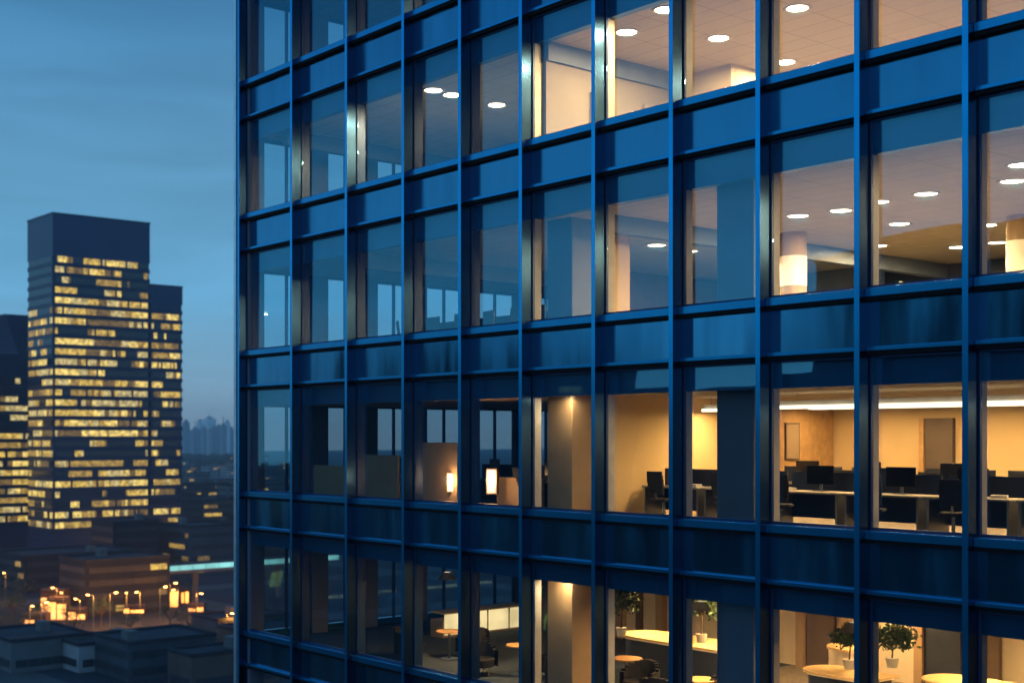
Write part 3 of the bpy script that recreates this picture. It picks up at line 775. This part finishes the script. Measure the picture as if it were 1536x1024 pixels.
trees = [make_tree(i) for i in (3, 4)]; placed = 0
for tries in range(600):
    Z = rr.uniform(262, 520); px = rr.uniform(-20, 352); x, y = at_Z(px, Z)
    if any(abs(x - a) < c + 2.5 and abs(y - b) < d + 2.5 for a, b, c, d in used): continue
    used.append((x, y, 2, 2))
    o = trees[placed] if placed < 2 else dup(trees[placed % 2], (x, y, 0), rr.uniform(0, 6.28))
    o.location = (x, y, 0); k = rr.uniform(.7, 1.15); o.scale = (k, k, k); placed += 1
    if placed >= 34: break
# lit footbridge with teal glazing
x0, y0 = at_Z(238, 352); x1, y1 = at_Z(356, 340)
br = thing('footbridge', 'long bridge with a glowing teal side right of the towers', 'bridge', (x0 - 6, y0 - 4, 0))
ln = 62
MB().box(-2.5, 2.5, 0, ln, 9.2, 10.0).build('deck', M['walls'][1], br)
m = MB()
for i in range(16): m.box(2.3, 2.45, .1 + i * 3.9, 3.85 + i * 3.9, 10.02, 11.35)
m.build('glazing', M['lit_teal'], br)
MB().box(-2.6, 2.6, 0, ln, 11.4, 11.65).build('roof', M['roof'], br)
for i in range(5): MB().box(-.6, .6, 4 + i * 13, 5.2 + i * 13, 0, 9.19).build('pier', M['walls'][1], br)
# street lamps and glowing shop fronts
def make_lamp():
    t = thing('street_lamp', 'x', 'street lamp', group='orange street lamps')
    MB().bar((0, 0, 0), (0, 0, 8), .09, r2=.06).build('pole', M['metal'], t)
    MB().bar((0, 0, 7.9), (1.4, 0, 8.3), .05).build('arm', M['metal'], t)
    MB().box(1.1, 1.9, -.18, .18, 8.22, 8.34).build('head', M['metal'], t)
    MB().box(1.15, 1.85, -.16, .16, 8.12, 8.218).build('bulb', M['lamp'], t)
    return t
lp = make_lamp()
def lamp_at(i, px, py, e, lab):
    x, y = at_z(px, py, -H + 4)
    o = lp if i == 0 else dup(lp, (x, y, 0), rr.uniform(0, 6.28))
    o.location = (x, y, 0); o['label'] = lab
    d = bpy.data.lights.new('lamp', 'POINT'); d.energy = e; d.color = (1, .36, .05); d.shadow_soft_size = .3
    l = bpy.data.objects.new('lamp', d); col.objects.link(l); l.parent = o; l.location = (1.5, 0, 7.6)
spots = [(45, 935), (62, 930), (85, 905), (95, 915), (120, 925), (140, 918), (165, 914), (190, 913), (210, 912), (240, 905), (255, 898), (268, 910), (295, 915), (340, 948), (343, 818), (330, 830), (290, 825), (8, 880), (180, 884), (60, 845), (285, 752), (320, 756), (310, 720)]
for i, (px, py) in enumerate(spots):
    lamp_at(i, px, py, 1500, '%s orange street lamp %s' % (ordn[i % 16], 'along the glowing street below the tower' if i < 16 else 'scattered behind the towers'))
def shopfront(lab, px0, px1, py, h, yaw=0):
    x, y = at_z((px0 + px1) / 2, py, -H); Z = FPX * H / (py - HORIZON); wd = (px1 - px0) / FPX * Z
    t = thing('shop_front', lab, 'shop', (x, y, 0), R(49.92) + yaw, 'glowing shop fronts')
    MB().box(-wd / 2, wd / 2, -.1, 3, 0, h + .8).build('wall', M['walls'][2], t)
    m = MB(); k = max(2, int(wd / 3)); st = wd / k
    for i in range(k): m.box(-wd / 2 + i * st + .2, -wd / 2 + (i + 1) * st - .2, -.22, -.102, .3, h * rr.uniform(.6, 1))
    m.build('window', M['lit_orange'], t)
    MB().box(-wd / 2, wd / 2, -1.5, -.23, h + .1, h + .3).build('canopy', M['roof'], t)
shopfront('brightest orange shop front at the lower left of the city', 36, 70, 944, 3.2)
shopfront('orange lit arcade below the dark block', 70, 100, 930, 5.0)
shopfront('long thin orange shop row in the middle of the glowing street', 130, 215, 921, 1.6, R(12))
shopfront('short orange shop front left of the long row', 102, 128, 930, 2.4, R(10))
shopfront('orange lit stall cluster right of the long shop row', 236, 268, 911, 5.0)
shopfront('small orange shop front near the blue facade', 282, 306, 918, 1.6)
shopfront('orange glowing corner shop right of the tall tower', 330, 352, 838, 4.5)
shopfront('orange market hall glowing left of the street', 60, 98, 922, 6.0, R(-10))
shopfront('amber lit doorway on the near black block', 35, 48, 880, 3.0)
shopfront('orange lit kiosk behind the near black block', 172, 196, 886, 3.0)
shopfront('glowing orange cafe front beside the stall cluster', 270, 284, 905, 3.4)
# skyline and woodland at the horizon
for i in range(26):
    px = [272, 279, 286, 293, 300, 306, 314, 321, 328, 335, 341, 347][i] if i < 12 else rr.uniform(-80, 420)
    Z = rr.uniform(2600, 3300); x, y = at_Z(px, Z)
    top = H + [22, 30, 12, 16, 38, 20, 44, 18, 26, 24, 36, 20][i] if i < 12 else H + rr.uniform(0, 22)
    wd = rr.uniform(9, 18) if i != 6 else 24
    t = thing('skyline_tower', 'x', 'tower', (x, y, 0), 0, 'hazy towers on the skyline')
    t['label'] = 'pale broad tower on the hazy skyline right of the lit tower' if i == 6 else '%s far hazy skyline tower from the left, right of the lit tower' % ordn[i] if i < 12 else 'far hazy skyline tower hidden among the others'
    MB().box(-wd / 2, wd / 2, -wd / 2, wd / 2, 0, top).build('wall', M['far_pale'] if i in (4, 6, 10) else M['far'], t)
    MB().box(-wd / 4, wd / 4, -wd / 4, wd / 4, top + .01, top + 5).build('roof_block', M['far'], t)
    if i % 3 == 0: MB().bar((0, 0, top + 5), (0, 0, top + 20), .8, 6).build('mast', M['far'], t)
wd = MB()
for i in range(900):
    px = rr.uniform(230, 400); Z = rr.uniform(1700, 2500); x, y = at_Z(px, Z); r = rr.uniform(5, 11)
    k = len(wd.v); n = 7
    prof = [(0, .6), (.35, 1), (.7, .8), (1, .25)]
    for zz, q in prof:
        wd.v += [(x + r * q * math.cos(6.283 * j / n + zz) * rr.uniform(.8, 1.2), y + r * q * math.sin(6.283 * j / n + zz) * rr.uniform(.8, 1.2), zz * r * 1.5) for j in range(n)]
    for a in range(3):
        for j in range(n):
            j2 = (j + 1) % n; wd.f.append([k + a * n + j, k + a * n + j2, k + (a + 1) * n + j2, k + (a + 1) * n + j]); wd.mi.append(0)
    wd.f.append([k + 3 * n + j for j in range(n)]); wd.mi.append(0)
o = wd.build('woodland', M['wood_far']); o['kind'] = 'stuff'; o['label'] = 'dark belt of trees below the hazy skyline'

# ------------------------------------------------------------------ haze: even air over the whole city
hz = MB().box(-3900, 500, -800, 4100, -1, 140).build('haze', [])
hz['kind'] = 'stuff'; hz['label'] = 'thin blue dusk haze over the city'
hm = bpy.data.materials.new('haze'); hm.use_nodes = True; hn = hm.node_tree
for x in list(hn.nodes): hn.nodes.remove(x)
ho = hn.nodes.new('ShaderNodeOutputMaterial'); pv = hn.nodes.new('ShaderNodeVolumePrincipled')
pv.inputs['Color'].default_value = (.90, .95, 1, 1); pv.inputs['Density'].default_value = HAZE; pv.inputs['Anisotropy'].default_value = .2
hn.links.new(pv.outputs[0], ho.inputs['Volume']); hz.data.materials.append(hm); hz.display_type = 'WIRE'
